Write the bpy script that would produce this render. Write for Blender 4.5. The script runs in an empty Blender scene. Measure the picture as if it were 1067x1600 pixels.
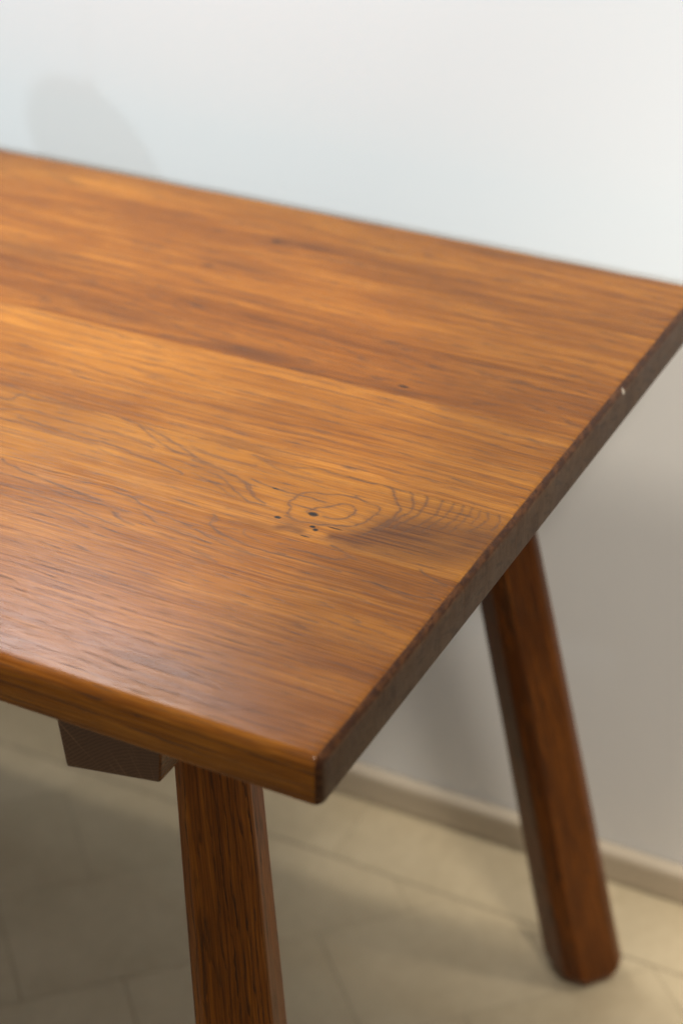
import bpy, bmesh, math, random
import numpy as np
from mathutils import Vector, Matrix, noise as mn
random.seed(7)
sc = bpy.context.scene
COL = sc.collection

# ------------------------------------------------------------------ camera
cam = bpy.data.cameras.new('camera'); camo = bpy.data.objects.new('camera', cam); COL.objects.link(camo)
YAW, PIT, ROLL = -0.4701, 0.5552, -0.0024
CAM = Vector((0.36568, -0.69464, 1.38186)); FPX = 2994.04
d = Vector((math.sin(YAW)*math.cos(PIT), math.cos(YAW)*math.cos(PIT), -math.sin(PIT)))
rt = Vector((math.cos(YAW), -math.sin(YAW), 0)); up = rt.cross(d)
r2 = math.cos(ROLL)*rt + math.sin(ROLL)*up; u2 = -math.sin(ROLL)*rt + math.cos(ROLL)*up
camo.matrix_world = Matrix(((r2.x, u2.x, -d.x, CAM.x), (r2.y, u2.y, -d.y, CAM.y), (r2.z, u2.z, -d.z, CAM.z), (0, 0, 0, 1)))
cam.sensor_fit = 'VERTICAL'; cam.sensor_height = 36; cam.sensor_width = 24
cam.lens = FPX/1600*36; cam.clip_start = .02; cam.clip_end = 60
cam.dof.use_dof = True; cam.dof.focus_distance = 1.20; cam.dof.aperture_fstop = 4.4
sc.camera = camo

# ------------------------------------------------------------------ light of the room
world = bpy.data.worlds.new('World'); sc.world = world; world.use_nodes = True
bg = world.node_tree.nodes['Background']
bg.inputs[0].default_value = (.96, .97, 1, 1); bg.inputs[1].default_value = .24
world.cycles.sampling_method = 'NONE'
def lamp(name, kind, loc, aim, power, col, size=.2, **kw):
    l = bpy.data.lights.new(name, kind); o = bpy.data.objects.new(name, l); COL.objects.link(o)
    o.location = loc; o.rotation_euler = (Vector(aim)-Vector(loc)).to_track_quat('-Z', 'Y').to_euler()
    l.energy = power; l.color = col
    if kind == 'AREA':
        l.shape = 'DISK'; l.size = size
    else:
        l.shadow_soft_size = size
    for k, v in kw.items(): setattr(l, k, v)
    return o
lamp('wall_spot', 'SPOT', (-.95, -2.60, 2.20), (-.45, .777, 1.32), 290, (.75, .90, 1), .07, spot_size=math.radians(31), spot_blend=.4)
lamp('wall_spot', 'SPOT', (-2.20, -1.20, 2.40), (-.50, .777, 1.00), 50, (.68, .86, 1), .03, spot_size=math.radians(36), spot_blend=.5)  # added spot; the globe blocks its light to make the oval shadow
lamp('ceiling_downlight', 'SPOT', (-.75, .10, 2.60), (-.48, .235, .74), 72, (1, .86, .66), .03, spot_size=math.radians(24.5), spot_blend=.22)
lamp('table_fill', 'AREA', (-.08, -.22, 2.60), (-.10, .10, .74), 22, (1, .89, .73), .30)  # unseen area light added as base fill over the tabletop
lamp('right_spot', 'SPOT', (.95, .60, 2.50), (.06, 1.07, 0), 80, (1, .90, .75), .16, spot_size=math.radians(24), spot_blend=.25)
lamp('right_spot', 'SPOT', (1.05, -.90, 2.50), (.06, 1.07, 0), 108, (1, .91, .78), .18, spot_size=math.radians(22), spot_blend=.25)  # second spot from the right, added to weaken the leg's cast shadow
lamp('wall_washer', 'SPOT', (-.90, .71, 2.50), (-.35, .74, 0), 32, (1, .89, .72), .04, spot_size=math.radians(30), spot_blend=.3)
lamp('sheen_light', 'AREA', (-.68, .745, 1.42), (-.45, -.3, .74), 5.2, (.88, .94, 1), .34)  # unseen area light added for its sheen on the front-left tabletop
sc.view_settings.view_transform = 'Standard'; sc.view_settings.look = 'None'
sc.view_settings.exposure = .12; sc.view_settings.gamma = 1
sc.render.engine = 'CYCLES'
sc.cycles.use_denoising = True; sc.cycles.denoising_input_passes = 'RGB_ALBEDO'; sc.cycles.denoising_prefilter = 'NONE'; sc.cycles.filter_width = 1.65
sc.cycles.max_bounces = 8
sc.cycles.sample_clamp_indirect = 2.0
sc.cycles.caustics_reflective = False; sc.cycles.caustics_refractive = False
sc.cycles.use_adaptive_sampling = False

# ------------------------------------------------------------------ node helper
class S:
    """a socket with arithmetic"""
    def __init__(s, g, k): s.g, s.k = g, k
    def _m(s, op, *a): return s.g.math(op, s, *a)
    def __add__(s, o): return s._m('ADD', o)
    __radd__ = __add__
    def __sub__(s, o): return s._m('SUBTRACT', o)
    def __rsub__(s, o): return s.g.math('SUBTRACT', o, s)
    def __mul__(s, o): return s._m('MULTIPLY', o)
    __rmul__ = __mul__
    def __truediv__(s, o): return s._m('DIVIDE', o)
    def sqrt(s): return s._m('SQRT')
    def abs(s): return s._m('ABSOLUTE')
    def frac(s): return s._m('FRACT')
    def clamp(s): return s.g.math('ADD', s, 0.0, clamp=True)
class G:
    def __init__(s, name):
        s.m = bpy.data.materials.new(name); s.m.use_nodes = True; s.t = s.m.node_tree
        s.b = s.t.nodes['Principled BSDF']
    def put(s, v, sock):
        if isinstance(v, S): s.t.links.new(v.k, sock)
        else: sock.default_value = v
    def math(s, op, *a, clamp=False):
        n = s.t.nodes.new('ShaderNodeMath'); n.operation = op; n.use_clamp = clamp
        for i, v in enumerate(a): s.put(v, n.inputs[i])
        return S(s, n.outputs[0])
    def vec(s, x, y, z=0.0):
        n = s.t.nodes.new('ShaderNodeCombineXYZ')
        for i, v in enumerate((x, y, z)): s.put(v, n.inputs[i])
        return S(s, n.outputs[0])
    def noise(s, v, scale=1.0, detail=2.0, rough=.5):
        n = s.t.nodes.new('ShaderNodeTexNoise'); s.put(v, n.inputs['Vector'])
        n.inputs['Scale'].default_value = scale; n.inputs['Detail'].default_value = detail; n.inputs['Roughness'].default_value = rough
        return S(s, n.outputs[0])
    def step(s, v, a, b, lo=0.0, hi=1.0, smooth=True):
        n = s.t.nodes.new('ShaderNodeMapRange'); n.interpolation_type = 'SMOOTHSTEP' if smooth else 'LINEAR'
        for i, q in enumerate((v, a, b, lo, hi)): s.put(q, n.inputs[i])
        return S(s, n.outputs[0])
    def mix(s, f, a, b):
        n = s.t.nodes.new('ShaderNodeMix'); n.data_type = 'RGBA'
        s.put(f, n.inputs[0])
        for v, i in ((a, 6), (b, 7)): s.put(v if isinstance(v, S) else (*v, 1), n.inputs[i])
        return S(s, n.outputs[2])
    def mul(s, c, f):
        n = s.t.nodes.new('ShaderNodeMix'); n.data_type = 'RGBA'; n.blend_type = 'MULTIPLY'; n.inputs[0].default_value = 1
        s.put(c, n.inputs[6]); s.put(f, n.inputs[7]); return S(s, n.outputs[2])
    def attr(s, name):
        n = s.t.nodes.new('ShaderNodeAttribute'); n.attribute_name = name
        x = s.t.nodes.new('ShaderNodeSeparateXYZ'); s.t.links.new(n.outputs['Vector'], x.inputs[0])
        return [S(s, o) for o in x.outputs]
    def coord(s):
        n = s.t.nodes.new('ShaderNodeNewGeometry'); x = s.t.nodes.new('ShaderNodeSeparateXYZ')
        s.t.links.new(n.outputs['Position'], x.inputs[0]); return [S(s, o) for o in x.outputs]
    def out(s, **kw):
        for k, v in kw.items():
            s.put(v, s.b.inputs[k.replace('_', ' ')])
        return s.m
    def bump(s, h, strength, dist):
        n = s.t.nodes.new('ShaderNodeBump'); n.inputs['Strength'].default_value = strength; n.inputs['Distance'].default_value = dist
        s.put(h, n.inputs['Height']); return S(s, n.outputs[0])

def spot(g, x, y, cx, cy, a, b, wob, soft=.55):
    e = (((x-cx)/a)*((x-cx)/a) + ((y-cy)/b)*((y-cy)/b)).sqrt()
    return g.step(e + wob, soft, 1.15, 1.0, 0.0)

def wood(name, seed, tone, field, tint=(1, 1, 1), figure=False, matte=0.0, ringcol=(.080, .040, .024), spots=(), stains=(), ringw=.6, endgrain=False, edge=None):
    """oiled oak; grain attribute: x along the fibre, y and z across it"""
    g = G(name)
    x, y, z = g.attr('grain')
    v = lambda sx, sy, o=0.0: g.vec(x*sx + (seed*3.7+o), y*sy + seed*1.3, z*sy)
    warp = g.noise(g.vec(x*6.0 + seed*2.1, y*9.0, z*9.0), 1, 2, .5)
    y = y + (warp-.5)*.010
    broad = g.noise(v(2.6, 15), 1, 3, .55)
    streak = g.noise(v(2.6, 115, 3), 1, 3, .62)
    line = g.noise(v(3.6, 360, 5), 1, 3, .65)
    fib = g.noise(v(10, 900, 7), 1, 2, .6)
    pore = g.noise(v(44, 1250, 11), 1, 1.0, .5)
    patch = g.noise(v(10, 38, 17), 1, 4, .62)
    wob = g.noise(v(7, 34, 23), 1, 4, .6)
    jag = g.noise(v(60, 460, 29), 1, 2, .6)
    F = field(g, x, y, z, wob)
    r = (F + (jag-.5)*.30).frac()
    ring = g.step(r, 0.0, .08) * g.step(r, .10, .42, 1.0, 0.0)
    dash = g.step(pore, .54, .60)
    t = (broad-.5)*.95 + (streak-.5)*.50 + (line-.5)*.60 + (fib-.5)*.95 + (patch-.5)*.70 + tone
    base = g.mix(g.step(t, .0, .5, smooth=False), (.070, .0200, .0030), (.222, .0735, .0085))
    base = g.mix(g.step(t, .5, 1.05, smooth=False), base, (.425, .170, .0220))
    ringm = ring*ringw*g.step(patch, .34, .60, .25, 1.0)
    porem = (dash*(.13 + .45*ring + .15*g.step(line, .40, .58, 1.0, 0.0))).clamp()
    base = g.mix((ringm*(.40 + .60*g.step(jag, .40, .58))).clamp(), base, ringcol)
    base = g.mix(porem, base, (.052, .030, .021))
    base = g.mul(base, (*tint, 1))
    if figure:
        fl, fs, fk = g.attr('figure')
        base = g.mix((fs*(.92 + (line-.5)*2.2 + (fib-.5)*1.6)).clamp(), base, (.085, .029, .009))
        base = g.mix((fl*(.54 + .62*g.step(jag, .36, .60))).clamp(), base, (.088, .042, .023))
        porem = (porem + fl*.6).clamp()
    ww = (wob-.5)*.9
    for (cx, cy, a, b, k) in stains:
        base = g.mix(spot(g, x, y, cx, cy, a, b, ww*.8, 0.0)*k, base, (.085, .030, .010))
    for (cx, cy, a, b) in spots:
        base = g.mix(spot(g, x, y, cx, cy, a, b, (jag-.5)*.8), base, (.014, .009, .007))
    rough = .25 + matte + (patch-.5)*.22 + porem*.25 + (fib-.5)*.10
    h = (fib-.5)*.25 - porem*1.0 - ringm*.35
    if endgrain:      # the sawn ends have drunk the oil and dried grey-brown
        n = g.t.nodes.new('ShaderNodeNewGeometry'); sx = g.t.nodes.new('ShaderNodeSeparateXYZ'); g.t.links.new(n.outputs['Normal'], sx.inputs[0])
        nx = S(g, sx.outputs[0]).abs()
        saw = g.noise(g.vec(x*40, y*520+seed, z*60), 1, 3, .6)
        blot = g.noise(g.vec(x*10, y*45+seed, z*45), 1, 3, .6)
        arr = g.noise(g.vec(x*60, y*110+seed, z*300), 1, 3, .65)
        ec = g.mix(g.step((saw-.5)*.8+(blot-.5)*.9+.5, .2, .8), (.082, .040, .019), (.140, .076, .037))
        ar = g.mix(g.step(arr, .4, .68), (.050, .018, .007), (.115, .042, .012))
        base = g.mix(g.step(nx + (arr-.5)*.16, .30, .46), base, ar)
        base = g.mix(g.step(nx + (arr-.5)*.10, .86, .95), base, ec)
        arc = g.noise(g.vec(x*10, y*60+seed*3, z*170 + (y*22.0)*(y*3.0)), 1, 3, .6)
        base = g.mix(g.step(arc, .52, .66)*g.step(nx, .86, .95)*.45, base, (.040, .025, .016))
        chip = g.step((((y-.468)/.0032)*((y-.468)/.0032) + ((z+.0045)/.0026)*((z+.0045)/.0026)).sqrt() + (arr-.5)*.8, .5, 1.0, 1.0, 0.0)*g.step(x, -.02, -.01)
        base = g.mix(chip, base, (.55, .47, .38))
        rough = rough + g.step(nx, .5, .95)*.25
    return g.out(Base_Color=base, Roughness=rough.clamp(), Normal=g.bump(h, .14, .0005), Specular_IOR_Level=.15)

# ------------------------------------------------------------------ mesh helpers
def link(name, me, mats, parent=None, off=Vector((0, 0, 0))):
    o = bpy.data.objects.new(name, me); COL.objects.link(o)
    for m in (mats if isinstance(mats, (list, tuple)) else [mats]): me.materials.append(m)
    if parent is not None:
        o.parent = parent; me.transform(Matrix.Translation(-off))
    return o
def grain_attr(me, fn):
    a = me.attributes.new('grain', 'FLOAT_VECTOR', 'POINT')
    for i, v in enumerate(me.vertices): a.data[i].vector = fn(v.co)
def tag(o, label=None, cat=None, kind=None, group=None):
    if label: o['label'] = label
    if cat: o['category'] = cat
    if kind: o['kind'] = kind
    if group: o['group'] = group
    return o

# ------------------------------------------------------------------ sizes
H, W, T, L = .74, .6544, .0324, 1.60
YW = .7773
# ------------------------------------------------------------------ wall
g = G('white wall paint')
x, y, z = g.coord()
n1 = g.noise(g.vec(x, y, z), 1.4, 3, .5); n2 = g.noise(g.vec(x, y, z), 260, 2, .6)
wallm = g.out(Base_Color=g.mix(n1, (.76, .765, .755), (.80, .80, .79)), Roughness=.62, Normal=g.bump(n2, .15, .0008))
bm = bmesh.new()
vs = [bm.verts.new(c) for c in ((-3.2, YW, -.02), (1.6, YW, -.02), (1.6, YW, 2.7), (-3.2, YW, 2.7), (-3.2, YW+.12, -.02), (1.6, YW+.12, -.02), (1.6, YW+.12, 2.7), (-3.2, YW+.12, 2.7))]
for f in ((0, 1, 2, 3), (5, 4, 7, 6), (4, 0, 3, 7), (1, 5, 6, 2), (3, 2, 6, 7), (4, 5, 1, 0)): bm.faces.new([vs[i] for i in f])
me = bpy.data.meshes.new('wall'); bm.to_mesh(me); bm.free()
wall = tag(link('wall', me, wallm), 'smooth white painted wall behind the table', kind='structure')

# skirting board on the wall
g = G('skirting'); x, y, z = g.coord()
sk = g.out(Base_Color=g.mix(g.noise(g.vec(x*4, y*60, z*60), 1, 3, .6), (.46, .39, .29), (.54, .46, .35)), Roughness=.5)
bm = bmesh.new()
prof = [(YW-.001, .003), (YW-.013, .003), (YW-.013, .034), (YW-.011, .038), (YW-.006, .041), (YW-.001, .0415)]
a = [bm.verts.new((-3.2, p, q)) for p, q in prof]; b = [bm.verts.new((1.6, p, q)) for p, q in prof]
for i in range(len(prof)):
    j = (i+1) % len(prof); bm.faces.new((a[i], b[i], b[j], a[j]))
bm.faces.new(a[::-1]); bm.faces.new(b)
bmesh.ops.recalc_face_normals(bm, faces=bm.faces[:])
me = bpy.data.meshes.new('skirting_board'); bm.to_mesh(me); bm.free()
tag(link('skirting_board', me, sk), 'low beige skirting board along the foot of the wall', kind='structure')

# ------------------------------------------------------------------ floor: border strip along the wall, field laid at 45 degrees
g = G('floor joint'); x, y, z = g.coord()
jointm = g.out(Base_Color=g.mix(g.noise(g.vec(x, y, z), 30, 3, .6), (.33, .275, .18), (.40, .335, .225)), Roughness=.75)
bm = bmesh.new()
FX0, FX1, FY0 = -2.6, 1.3, -1.7
vs = [bm.verts.new(c) for c in ((-3.2, -2.2, -.0010), (1.6, -2.2, -.0010), (1.6, YW+.1, -.0010), (-3.2, YW+.1, -.0010))]
bm.faces.new(vs); me = bpy.data.meshes.new('floor'); bm.to_mesh(me); bm.free()
floor = tag(link('floor', me, jointm), 'pale beige floor laid diagonally with a border strip', kind='structure')
tilem = []
for k in range(4):
    g = G('floor tile'); x, y, z = g.coord()
    a = g.noise(g.vec(x + k*3.1, y, z), 7, 4, .6); c = g.noise(g.vec(x*1.3, y+k, z), 60, 3, .6)
    t = [.48, .55, .44, .52][k]
    col = g.mix(g.step((a-.5)*.9 + (c-.5)*.4 + t, .1, .9), (.45, .372, .240), (.60, .51, .35))
    tilem.append(g.out(Base_Color=col, Roughness=.42 + .1*(k % 2), Normal=g.bump(c, .1, .0006)))
def clip(poly, nx, ny, c):        # keep nx*x+ny*y <= c
    out = []
    for i in range(len(poly)):
        p, q = poly[i], poly[(i+1) % len(poly)]
        dp, dq = nx*p[0]+ny*p[1]-c, nx*q[0]+ny*q[1]-c
        if dp <= 0: out.append(p)
        if dp*dq < 0:
            t = dp/(dp-dq); out.append((p[0]+t*(q[0]-p[0]), p[1]+t*(q[1]-p[1])))
    return out
def tile(poly, idx):
    bm = bmesh.new(); n = len(poly); cx = sum(p[0] for p in poly)/n; cy = sum(p[1] for p in poly)/n
    top = [bm.verts.new((p[0], p[1], -.0004)) for p in poly]
    s = lambda p: (p[0]+(cx-p[0])*.001/max(.01, math.hypot(p[0]-cx, p[1]-cy))*1.2, p[1]+(cy-p[1])*.001/max(.01, math.hypot(p[0]-cx, p[1]-cy))*1.2)
    inn = [bm.verts.new((*s(p), 0)) for p in poly]; low = [bm.verts.new((p[0], p[1], -.0009)) for p in poly]
    bm.faces.new(inn)
    for i in range(n):
        j = (i+1) % n; bm.faces.new((top[i], top[j], inn[j], inn[i])); bm.faces.new((low[i], low[j], top[j], top[i]))
    me = bpy.data.meshes.new('tile'); bm.to_mesh(me); bm.free()
    link('tile', me, tilem[idx % 4], floor)
GAP, TW, TL, BY = .0012, .150, .300, .670
s2 = math.sqrt(.5)
ti = 0
for i in range(-16, 24):
    v0 = .610 + (i-1)*TW        # (y-x)/sqrt2 rows
    for j in range(-14, 14):
        u0 = .184 + j*.200 + (.1 if i % 2 else 0)
        rect = [(u0+GAP/2, v0+GAP/2), (u0+.2-GAP/2, v0+GAP/2), (u0+.2-GAP/2, v0+TW-GAP/2), (u0+GAP/2, v0+TW-GAP/2)]
        poly = [((u-v)*s2, (u+v)*s2) for u, v in rect]
        for c in ((0, 1, BY-GAP/2-.001), (0, -1, 1.15), (-1, 0, 1.75), (1, 0, .95)):
            poly = clip(poly, *c) if poly else poly
        if len(poly) >= 3:
            ar = abs(sum(poly[k][0]*poly[(k+1) % len(poly)][1]-poly[(k+1) % len(poly)][0]*poly[k][1] for k in range(len(poly))))/2
            if ar > .0004: tile(poly, ti*7+i*3+j); ti += 1
xx = -3.1
while xx < 1.5:
    tile([(xx+GAP/2, BY+GAP/2+.001), (xx+.46-GAP/2, BY+GAP/2+.001), (xx+.46-GAP/2, YW-.002), (xx+GAP/2, YW-.002)], int(xx*13)); xx += .46

# ------------------------------------------------------------------ the table
T0 = Vector((-.80, W/2, 0))
table = bpy.data.objects.new('trestle_table', None); COL.objects.link(table); table.location = T0
tag(table, 'oiled oak table with splayed faceted legs beside the white wall', 'table')

# tabletop block with worn edges, then cut into its glued planks
bm = bmesh.new()
bmesh.ops.create_cube(bm, size=1)
for v in bm.verts: v.co = Vector((-L/2 + v.co.x*L, W/2 + v.co.y*W, H-T/2 + v.co.z*T))
def edges(fn): return [e for e in bm.edges if fn((e.verts[0].co+e.verts[1].co)/2, e)]
bmesh.ops.bevel(bm, geom=edges(lambda c, e: abs(e.verts[0].co.z-e.verts[1].co.z) > .01), offset=.006, segments=4, profile=.5, affect='EDGES')
bmesh.ops.bevel(bm, geom=edges(lambda c, e: min(e.verts[0].co.z, e.verts[1].co.z) > H-.0005), offset=.0068, segments=5, profile=.5, affect='EDGES')
bmesh.ops.bevel(bm, geom=edges(lambda c, e: max(e.verts[0].co.z, e.verts[1].co.z) < H-T+.0005), offset=.0035, segments=3, profile=.5, affect='EDGES')
k = .010
while k < W-.005:
    bmesh.ops.bisect_plane(bm, geom=bm.verts[:]+bm.edges[:]+bm.faces[:], plane_co=(0, k, 0), plane_no=(0, 1, 0)); k += .0065
k = -.010
while k > -.62:
    bmesh.ops.bisect_plane(bm, geom=bm.verts[:]+bm.edges[:]+bm.faces[:], plane_co=(k, 0, 0), plane_no=(1, 0, 0)); k -= .0125
for v in bm.verts:
    c = v.co
    ax = max(0, 1-abs(c.x)/.012) if c.x > -.02 else 0
    ay = max(0, 1-min(abs(c.y), abs(W-c.y))/.012)
    az = max(0, 1-abs(H-c.z)/.012)
    n = mn.noise((c.x*30, c.y*30, 3.1)) + .6*mn.noise((c.x*95, c.y*95, 8.4)) + .3*mn.noise((c.x*230, c.y*230, 1.7))
    if az > 0 and ax > 0:
        c.z -= max(0, n+.12)*.0009*ax*az; c.x -= max(0, n+.12)*.0006*ax*az
    if az > 0 and ay > 0:
        c.z -= max(0, n)*.0006*ay*az; c.y += (1 if c.y < W/2 else -1)*max(0, n)*.0006*ay*az
    c.z += .0004*mn.noise((c.x*4, c.y*7, 0))*(1 if c.z > H-.02 else 0)
topmesh = bm
seams = [0, .092, .188, .270, .386, .460, .548, W]
def straight(k, m, a, zz=.6):
    return lambda g, x, y, z, w: y*k + z*(k*zz) + x*m + (w-.5)*a
def cathedral(k, yc, m, a, e=.004):
    return lambda g, x, y, z, w: ((y-yc)*(y-yc) + e*e).sqrt()*k + x*m + z*60 + (w-.5)*a
P = [
 dict(tint=(1,.97,.92), tone=.52, field=straight(140, 3, 2.2), ringw=.30),
 dict(tint=(1,1,1), tone=.57, field=cathedral(120, .172, -16, 3.0), ringw=.16, figure=True),
 dict(tint=(1,1.02,1), tone=.72, field=straight(120, 2, 2.4), ringw=.14, figure=True,
      spots=[(-.1178, .2179, .0044, .0027), (-.1362, .2050, .0027, .0017), (-.1112, .2045, .0024, .0016), (-.1080, .2020, .0022, .0018), (-.1106, .1925, .004, .0007), (-.1539, .2348, .003, .0009), (-.098, .2090, .006, .0007)]),
 dict(tint=(1,1,1.05), tone=.65, field=straight(95, 2, 2.6), ringw=.40, stains=[(-.205, .275, .05, .009, .45)]),
 dict(tint=(.95,.90,.85), tone=.43, field=cathedral(100, .400, 14, 3.4), ringw=.45, stains=[(-.262, .398, .045, .010, .75), (-.14, .392, .03, .006, .6), (-.40, .41, .12, .02, .3)], spots=[(-.140, .400, .005, .0018)]),
 dict(tint=(1,.97,.95), tone=.58, field=straight(80, 5, 3.0), ringw=.35, stains=[(-.368, .514, .008, .005, .9), (-.34, .525, .05, .012, .5), (-.52, .475, .10, .016, .5)]),
 dict(tint=(.98,.95,.92), tone=.53, field=cathedral(85, .60, 9, 3.2), ringw=.40, spots=[(-.342, .579, .0035, .0022)], stains=[(-.338, .580, .012, .008, .85), (-.312, .584, .035, .007, .7), (-.10, .645, .09, .008, .5), (-.17, .640, .05, .008, .6)]),
]
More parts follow.
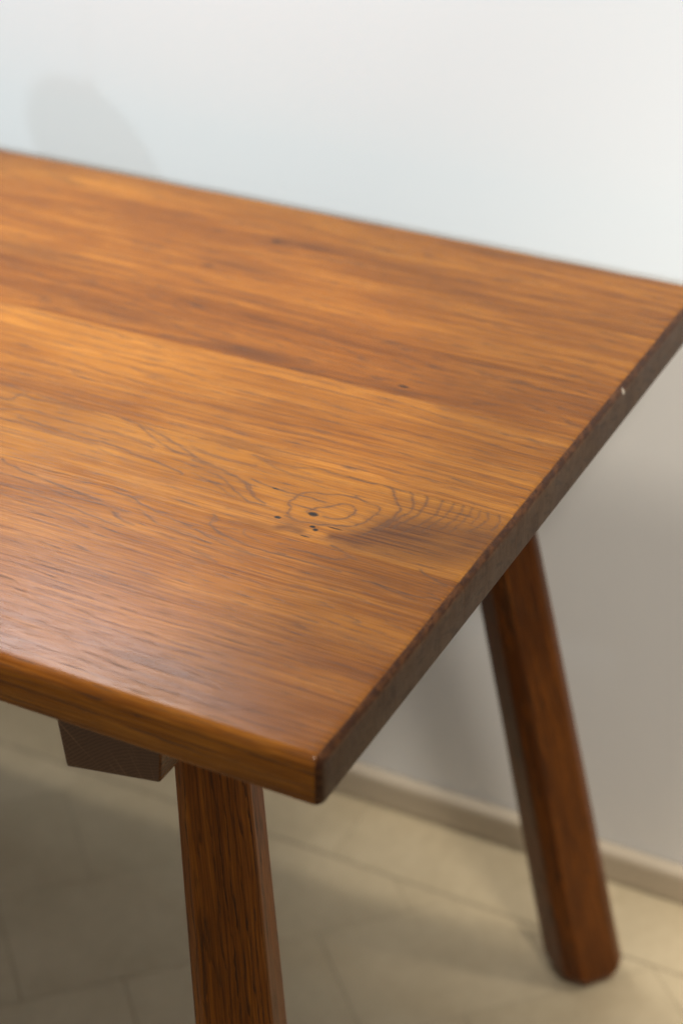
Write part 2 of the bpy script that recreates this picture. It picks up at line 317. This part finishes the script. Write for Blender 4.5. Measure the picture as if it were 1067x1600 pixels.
# figure of the two boards beside the knot, in millimetres on the table top: (width, strength, points)
FIGURE = [
 (0.55, 1, [(-174.1, 237.5), (-165.3, 236.4), (-153.8, 234.5), (-144.3, 233.8), (-137.5, 233.9), (-128.5, 234.1), (-117.0, 233.5)]),
 (0.8, 0.8, [(-122.4, 218.1), (-119.2, 224.9), (-113.0, 230.2), (-107.2, 236.3), (-101.0, 237.3), (-95.3, 232.7), (-95.5, 226.3), (-99.1, 220.4), (-104.8, 218.5), (-110.9, 217.5)]),
 (0.8, 0.75, [(-137.5, 233.9), (-131.7, 240.1), (-122.7, 242.5), (-112.4, 246.6), (-101.7, 247.6), (-103.3, 248.6), (-92.9, 244.6), (-83.2, 243.1), (-81.9, 234.2), (-84.0, 224.2), (-87.9, 217.8), (-92.9, 213.5), (-95.3, 212.9), (-103.6, 209.8), (-110.2, 207.5), (-117.6, 206.9), (-126.4, 206.6), (-132.6, 211.9), (-133.5, 217.8), (-138.4, 221.7), (-137.9, 226.2), (-137.5, 233.9)]),
 (0.7, 0.8, [(-132.6, 207.7), (-127.3, 206.2), (-125.5, 207.1)]),
 (1, 0.75, [(-120.6, 268.4), (-112.2, 268.9), (-102.0, 268.1), (-94.7, 270.6), (-85.2, 265.9), (-78.4, 256.5), (-72.0, 248.2), (-70.5, 240.0), (-70.7, 233.1), (-73.9, 222.6), (-79.0, 209.1)]),
 (0.9, 0.7, [(-75.1, 269.8), (-69.6, 263.2), (-65.3, 253.9), (-64.7, 245.1), (-66.8, 239.6), (-69.0, 229.5), (-73.2, 216.4)]),
 (0.9, 0.65, [(-63.2, 270.0), (-59.3, 261.5), (-58.8, 252.6), (-58.6, 244.8), (-62.3, 235.1), (-65.5, 224.6)]),
 (0.8, 0.6, [(-51.4, 270.1), (-49.9, 261.6), (-48.1, 252.3), (-49.9, 243.6), (-53.2, 233.0), (-58.3, 221.7)]),
 (0.8, 0.55, [(-43.4, 270.6), (-42.5, 260.8), (-42.1, 252.0), (-44.5, 241.8), (-47.9, 229.1)]),
 (0.8, 0.55, [(-36.9, 269.3), (-35.2, 260.0), (-35.3, 249.8), (-38.4, 236.1)]),
 (0.7, 0.5, [(-30.9, 270.1), (-29.6, 260.5), (-29.4, 249.4), (-31.9, 237.1)]),
 (0.7, 0.5, [(-25.3, 269.4), (-23.2, 259.2), (-23.8, 250.0)]),
 (0.8, 0.55, [(-20.3, 269.7), (-16.8, 260.2), (-18.3, 250.5), (-20.7, 242.8)]),
 (0.8, 0.55, [(-12.9, 270.0), (-8.6, 259.9), (-9.3, 250.7)]),
 (0.8, 0.7, [(-56.5, 163.7), (-47.7, 164.1), (-35.6, 162.1), (-22.6, 162.7), (-6.9, 166.7)]),
 (0.8, 0.7, [(-30.4, 189.0), (-25.8, 186.2), (-16.8, 183.6), (-8.8, 180.6)]),
 (1.6, 0.5, [(-78.0, 183.9), (-70.8, 183.3)]),
 (0.8, 0.7, [(-221.6, 242.0), (-209.2, 241.3), (-195.9, 238.9), (-179.0, 233.9), (-172.4, 228.4), (-163.1, 220.0), (-151.3, 215.2)]),
 (0.7, 0.6, [(-217.9, 235.8), (-202.3, 233.4), (-187.6, 228.5), (-177.7, 221.4), (-163.9, 213.1), (-158.0, 212.9)]),
 (0.7, 0.5, [(-212.8, 227.0), (-202.4, 225.5), (-190.6, 221.5), (-178.9, 215.3), (-173.4, 213.7)]),
 (0.9, 0.5, [(-188.5, 265.5), (-177.1, 264.3), (-166.3, 264.0), (-152.0, 265.5), (-140.0, 269.2), (-130.3, 268.4), (-112.1, 268.6)]),
 (0.8, 0.6, [(-230.9, 270.1), (-217.5, 272.1), (-210.5, 276.8)]),
 (1.6, 0.4, [(-231.2, 258.1), (-216.5, 253.8), (-204.1, 253.0), (-191.8, 252.3), (-180.1, 254.8)]),
 (1.4, 0.35, [(-187.0, 265.1), (-175.6, 261.6), (-161.1, 256.4), (-146.3, 254.8), (-131.7, 255.5)]),
 (0.8, 0.65, [(-172.8, 188.6), (-170.3, 178.4), (-159.5, 171.5), (-148.1, 169.1), (-136.8, 166.8), (-124.3, 166.1), (-110.3, 166.3), (-93.4, 167.0), (-72.6, 166.0)]),
 (0.8, 0.65, [(-175.8, 168.4), (-164.6, 164.9), (-151.5, 161.4), (-139.4, 159.6), (-125.7, 158.6), (-114.6, 158.3)]),
 (0.7, 0.5, [(-147.8, 182.5), (-146.4, 178.1), (-140.3, 175.1), (-133.4, 174.5)]),
 (0.8, 0.65, [(-111.4, 176.6), (-98.3, 176.3), (-88.1, 175.5), (-78.0, 178.7), (-76.1, 183.5), (-82.7, 188.0), (-90.3, 190.2)]),
 (0.8, 0.5, [(-121.7, 177.4), (-113.6, 178.5)]),
 (0.7, 0.5, [(-170.6, 155.8), (-156.6, 154.9), (-141.9, 152.4), (-129.9, 148.7)]),
 (0.7, 0.5, [(-165.1, 146.6), (-153.8, 144.5), (-144.8, 142.2)]),
 (0.9, 0.55, [(-377.2, 242.8), (-358.3, 250.3), (-342.4, 250.6), (-321.8, 249.4), (-298.6, 249.8), (-274.8, 248.8), (-253.3, 244.9)]),
 (0.9, 0.7, [(-358.2, 238.8), (-332.7, 236.4), (-306.2, 234.8), (-283.4, 235.3), (-260.6, 232.3), (-235.9, 228.7), (-218.1, 223.7)]),
 (1.1, 0.6, [(-365.8, 264.1), (-344.7, 268.8), (-323.4, 269.7), (-307.1, 272.1), (-287.3, 268.7), (-265.4, 264.6), (-240.6, 254.9), (-210.3, 241.5)]),
 (1.1, 0.6, [(-386.4, 255.8), (-377.9, 258.1), (-375.9, 267.0), (-359.3, 281.3)]),
 (0.9, 0.6, [(-294.8, 274.4), (-273.4, 277.5), (-246.7, 277.7), (-219.9, 270.8), (-201.3, 267.4)]),
 (0.9, 0.6, [(-277.8, 265.9), (-244.7, 249.2), (-220.0, 245.5), (-189.9, 237.8), (-174.1, 232.1), (-162.6, 221.0)]),
 (0.7, 0.4, [(-369.1, 231.4), (-349.4, 231.8), (-317.4, 231.1), (-288.0, 227.5), (-262.0, 222.6)]),
 (0.7, 0.35, [(-359.2, 217.5), (-330.6, 218.9), (-299.7, 216.2), (-274.6, 212.8)]),
 (1, 0.75, [(-334.8, 186.1), (-319.9, 181.3), (-296.4, 177.5), (-273.3, 173.8), (-247.8, 171.5)]),
 (0.8, 0.65, [(-326.1, 171.1), (-294.8, 169.7), (-270.5, 166.8), (-249.0, 167.7), (-223.5, 167.4)]),
 (0.9, 0.65, [(-318.0, 159.8), (-292.9, 158.9), (-269.6, 157.3), (-242.9, 152.8), (-219.7, 150.1)]),
 (0.8, 0.6, [(-254.0, 186.8), (-237.3, 183.5), (-224.6, 186.5)]),
 (0.8, 0.65, [(-234.5, 184.9), (-219.9, 179.0), (-198.7, 173.4), (-179.3, 170.4)]),
 (1.1, 0.75, [(-233.0, 162.6), (-225.0, 158.6), (-212.3, 155.4)]),
 (0.8, 0.6, [(-215.3, 171.5), (-199.6, 163.4), (-180.3, 160.5), (-158.7, 159.0)]),
 (0.8, 0.6, [(-174.3, 188.9), (-169.4, 184.9), (-169.9, 178.3), (-161.6, 173.0), (-145.4, 168.7), (-132.1, 166.2)]),
 (0.8, 0.5, [(-311.0, 149.8), (-283.0, 147.3), (-260.0, 145.8), (-238.5, 140.7)]),
 (0.7, 0.45, [(-300.5, 135.2), (-277.4, 133.9), (-243.5, 131.9)]),
]
STAIN = [
 (4, 0.9, [(-95.3, 199.8), (-86.6, 200.9), (-76.9, 202.6), (-71.0, 204.9)]),
 (12, 0.8, [(-80.5, 202.9), (-70.5, 215.6), (-59.1, 223.4), (-47.0, 227.3)]),
 (16, 0.7, [(-61.6, 209.2), (-39.7, 211.6), (-22.5, 216.0), (-11.1, 226.0)]),
 (13, 0.6, [(-64.5, 227.4), (-43.2, 231.5), (-22.9, 237.3), (-8.8, 244.3)]),
 (4, 0.7, [(-129.5, 193.7), (-122.5, 197.2), (-116.4, 196.2)]),
 (5, 0.4, [(-154.5, 186.3), (-144.4, 188.3), (-135.1, 187.8)]),
]

def smooth(p, n=5):
    q = [p[0]] + list(p) + [p[-1]]; out = []
    for a, b, c, e in zip(q, q[1:], q[2:], q[3:]):
        for i in range(n):
            t = i/n
            out.append(tuple(.5*(2*b[k] + (c[k]-a[k])*t + (2*a[k]-5*b[k]+4*c[k]-e[k])*t*t + (3*b[k]-a[k]-3*c[k]+e[k])*t**3) for k in (0, 1)))
    return out + [p[-1]]
def figure_attr(me):
    n = len(me.vertices); co = np.empty(n*3); me.vertices.foreach_get('co', co); co = co.reshape(n, 3)
    x = co[:, 0]*1000; y = co[:, 1]*1000
    jx = np.array([mn.noise((q[1]*330, q[0]*20, 2.0)) for q in co]); jy = np.array([mn.noise((q[0]*120, q[1]*120, 5.0)) for q in co])
    x = x + jx*1.3; y = y + jy*1.1
    def lay(strokes, sharp):
        out = np.zeros(n)
        for w, k, pts in strokes:
            pts = smooth(pts)
            dmin = np.full(n, 1e9)
            for (ax, ay), (bx, by) in zip(pts, pts[1:]):
                ux, uy = bx-ax, by-ay; t = np.clip(((x-ax)*ux + (y-ay)*uy)/(ux*ux + uy*uy + 1e-9), 0, 1)
                dmin = np.minimum(dmin, np.hypot(x-ax-t*ux, (y-ay-t*uy)))
            v = k*np.clip(1.6 - dmin/(w*.85), 0, 1) if sharp else k*np.exp(-(dmin/w)**2)
            out = np.maximum(out, v) if sharp else 1-(1-out)*(1-v)
        return out
    dat = np.zeros((n, 3)); dat[:, 0] = lay([(w*1.0, k*.95, q) for w, k, q in FIGURE], True)
    dat[:, 1] = 1-(1-lay(STAIN, False))*(1-lay([(2.6, k*.22, q) for w, k, q in FIGURE], False))
    top = co[:, 2] > H-.004; dat[~top] = 0
    if co[:, 1].mean() < .188: dat[:, 1] *= .25     # the dark fan stops at the glue line
    a = me.attributes.new('figure', 'FLOAT_VECTOR', 'POINT'); a.data.foreach_set('vector', dat.ravel())
for i in range(7):
    b = topmesh.copy()
    for (co, no) in (((0, seams[i]+.0001, 0), (0, -1, 0)), ((0, seams[i+1]-.0001, 0), (0, 1, 0))):
        if (i == 0 and no[1] < 0) or (i == 6 and no[1] > 0): continue
        r = bmesh.ops.bisect_plane(b, geom=b.verts[:]+b.edges[:]+b.faces[:], plane_co=co, plane_no=no, clear_outer=True)
        es = [e for e in r['geom_cut'] if isinstance(e, bmesh.types.BMEdge)]
        bmesh.ops.edgenet_fill(b, edges=es)
    if i in (1, 2):      # fine mesh where the figure is drawn
        fs = [f for f in b.faces if f.normal.z > .98 and f.calc_center_median().x > -.45]
        bmesh.ops.subdivide_edges(b, edges=list({e for f in fs for e in f.edges if min(v.co.z for v in e.verts) > H-.003}), cuts=11, use_grid_fill=True)
    bmesh.ops.recalc_face_normals(b, faces=b.faces[:])
    me = bpy.data.meshes.new('plank'); b.to_mesh(me); b.free()
    for p in me.polygons: p.use_smooth = True
    me.set_sharp_from_angle(angle=math.radians(50))
    grain_attr(me, lambda c: (c.x, c.y, c.z-H))
    if i in (1, 2): figure_attr(me)
    p = dict(P[i])
    o = link('plank', me, wood('oiled oak plank', i+1, p.pop('tone'), p.pop('field'), endgrain=True, **p), table, T0)
topmesh.free()

legm = [wood('oiled oak leg', 21+i, (.50, .14)[i], cathedral(210, .004, 5, 4.2, .006), ringw=.85, ringcol=(.026, .012, .006), matte=.14, tint=(1, .86, .6)) for i in range(2)]  # second copy darker: the rear leg's shade is put into its tone
batm = wood('oiled oak batten', 31, .30, straight(120, 2, 2.5), ringw=.4)
g = G('oak end grain'); x, y, z = g.coord()
rr = ((x+.12)*(x+.12) + (z-.60)*(z-.60)).sqrt()
ray = g.math('ARCTAN2', z-.60, x+.12)
rings = ((rr*430. + g.noise(g.vec(x, y, z), 45, 4, .65)*3.0).frac())
fle = g.noise(g.vec(ray*60., rr*12., 0.0), 1, 2, .5)
ecol = g.mix(g.step(rings, .1, .8), (.075, .032, .013), (.115, .052, .021))
ecol = g.mix(g.step(fle, .58, .68)*.5, ecol, (.24, .125, .055))
endm = g.out(Base_Color=ecol, Roughness=.6)

def prism(name, pts_bottom, pts_top, mats, parent, bev, grainfn, endfn=None):
    bm = bmesh.new()
    a = [bm.verts.new(p) for p in pts_bottom]; b = [bm.verts.new(p) for p in pts_top]
    bm.faces.new(a[::-1]); bm.faces.new(b)
    for i in range(len(a)):
        j = (i+1) % len(a); bm.faces.new((a[i], a[j], b[j], b[i]))
    bmesh.ops.bevel(bm, geom=bm.edges[:], offset=bev, segments=3, profile=.5, affect='EDGES')
    bmesh.ops.recalc_face_normals(bm, faces=bm.faces[:])
    me = bpy.data.meshes.new(name); bm.to_mesh(me); bm.free()
    grain_attr(me, grainfn)
    o = link(name, me, mats, parent, T0)
    if endfn:
        for p in me.polygons: p.material_index = 1 if endfn(p.normal) else 0
    return o
ZB, ZT = .650, H-T-.0002
for sx in (1, -1):
    mx = lambda x: x if sx > 0 else -L - x
    bot = [(mx(-.185), .026, ZB), (mx(-.127), .038, ZB), (mx(-.127), W-.038, ZB), (mx(-.185), W-.026, ZB)]
    top = [(mx(-.190), .024, ZT), (mx(-.122), .037, ZT), (mx(-.122), W-.037, ZT), (mx(-.190), W-.024, ZT)]
    if sx < 0: bot.reverse(); top.reverse()
    prism('batten', bot, top, [batm, endm], table, .0018, lambda c: (c.y, c.x, c.z), lambda n: abs(n.y) > .85)

# faceted legs, thicker towards the floor, tenoned into the batten
def leg(topc, footc, turn, mat, seed):
    bm = bmesh.new()
    top = Vector(topc); foot = Vector(footc); ax = top-foot
    rings = []
    levels = [(0, .64), (.0025, .79), (.0065, .90), (.012, .97), (.018, 1.0)] + [(.018 + (ZB+.004-.018)*q/14, 1.0) for q in range(1, 15)]
    loc = []
    for z, s in levels:
        c = foot + ax*(z/ZB) if True else None
        S_ = (.0655 - .0285*z)*s; hh = S_/2; ch = S_*.18*(1 if s > .99 else 1.35)
        sec = [(-hh+ch, -hh), (hh-ch, -hh), (hh, -hh+ch), (hh, hh-ch), (hh-ch, hh), (-hh+ch, hh), (-hh, hh-ch), (-hh, -hh+ch)]
        row = []
        for (px, py) in sec:
            qx = px*math.cos(turn) - py*math.sin(turn); qy = px*math.sin(turn) + py*math.cos(turn)
            wv = .0004*mn.noise((px*40+seed, py*40, z*6))
            row.append(bm.verts.new((c.x+qx+wv, c.y+qy+wv, z))); loc.append((z+seed*.7, px+seed*.013, py))
        rings.append(row)
    for a, b in zip(rings, rings[1:]):
        for i in range(8):
            j = (i+1) % 8; bm.faces.new((a[i], a[j], b[j], b[i]))
    bm.faces.new(rings[0][::-1]); bm.faces.new(rings[-1])
    me = bpy.data.meshes.new('leg'); bm.to_mesh(me); bm.free()
    at = me.attributes.new('grain', 'FLOAT_VECTOR', 'POINT')
    for i, v in enumerate(loc): at.data[i].vector = v
    o = link('leg', me, mat, table, T0)
    m = o.modifiers.new('eased arris', 'BEVEL'); m.width = .0028; m.segments = 3; m.limit_method = 'ANGLE'; m.angle_limit = math.radians(25)
    return o
fx, fy, tx, ty = -.0435, .0150, -.1378, .1178
leg((tx, ty, ZB), (fx, fy, 0), math.radians(17), legm[0], 1)
leg((tx, W-ty, ZB), (fx, W-fy, 0), math.radians(52), legm[1], 2)
leg((-L-tx, ty, ZB), (-L-fx, fy, 0), math.radians(-10), legm[1], 3)
leg((-L-tx, W-ty, ZB), (-L-fx, W-fy, 0), math.radians(20), legm[0], 4)

# ------------------------------------------------------------------ unseen globe added left of the frame to cast an oval shadow on the wall
g = G('opal glass'); glassm = g.out(Base_Color=(.78, .77, .74, 1), Roughness=.25)
g = G('black cord'); cordm = g.out(Base_Color=(.03, .03, .03, 1), Roughness=.6)
PB = Vector((-.960, .382, 1.030))
blocker = bpy.data.objects.new('shade_globe', None); COL.objects.link(blocker); blocker.location = PB
tag(blocker, 'unseen opal globe added to shade the wall, on a thin cord above the table', 'lamp')
bm = bmesh.new(); bmesh.ops.create_uvsphere(bm, u_segments=32, v_segments=16, radius=.050)
for f in bm.faces: f.smooth = True
me = bpy.data.meshes.new('globe'); bm.to_mesh(me); bm.free(); link('globe', me, glassm, blocker)
bm = bmesh.new(); bmesh.ops.create_cone(bm, cap_ends=True, segments=20, radius1=.006, radius2=.004, depth=.016, matrix=Matrix.Translation((0, 0, .057)))
bmesh.ops.bevel(bm, geom=bm.edges[:], offset=.001, segments=2, affect='EDGES')
me = bpy.data.meshes.new('socket'); bm.to_mesh(me); bm.free(); link('socket', me, cordm, blocker)
bm = bmesh.new(); bmesh.ops.create_cone(bm, cap_ends=True, segments=8, radius1=.0006, radius2=.0006, depth=1.5, matrix=Matrix.Translation((0, 0, .82)))
me = bpy.data.meshes.new('cord'); bm.to_mesh(me); bm.free(); link('cord', me, cordm, blocker)
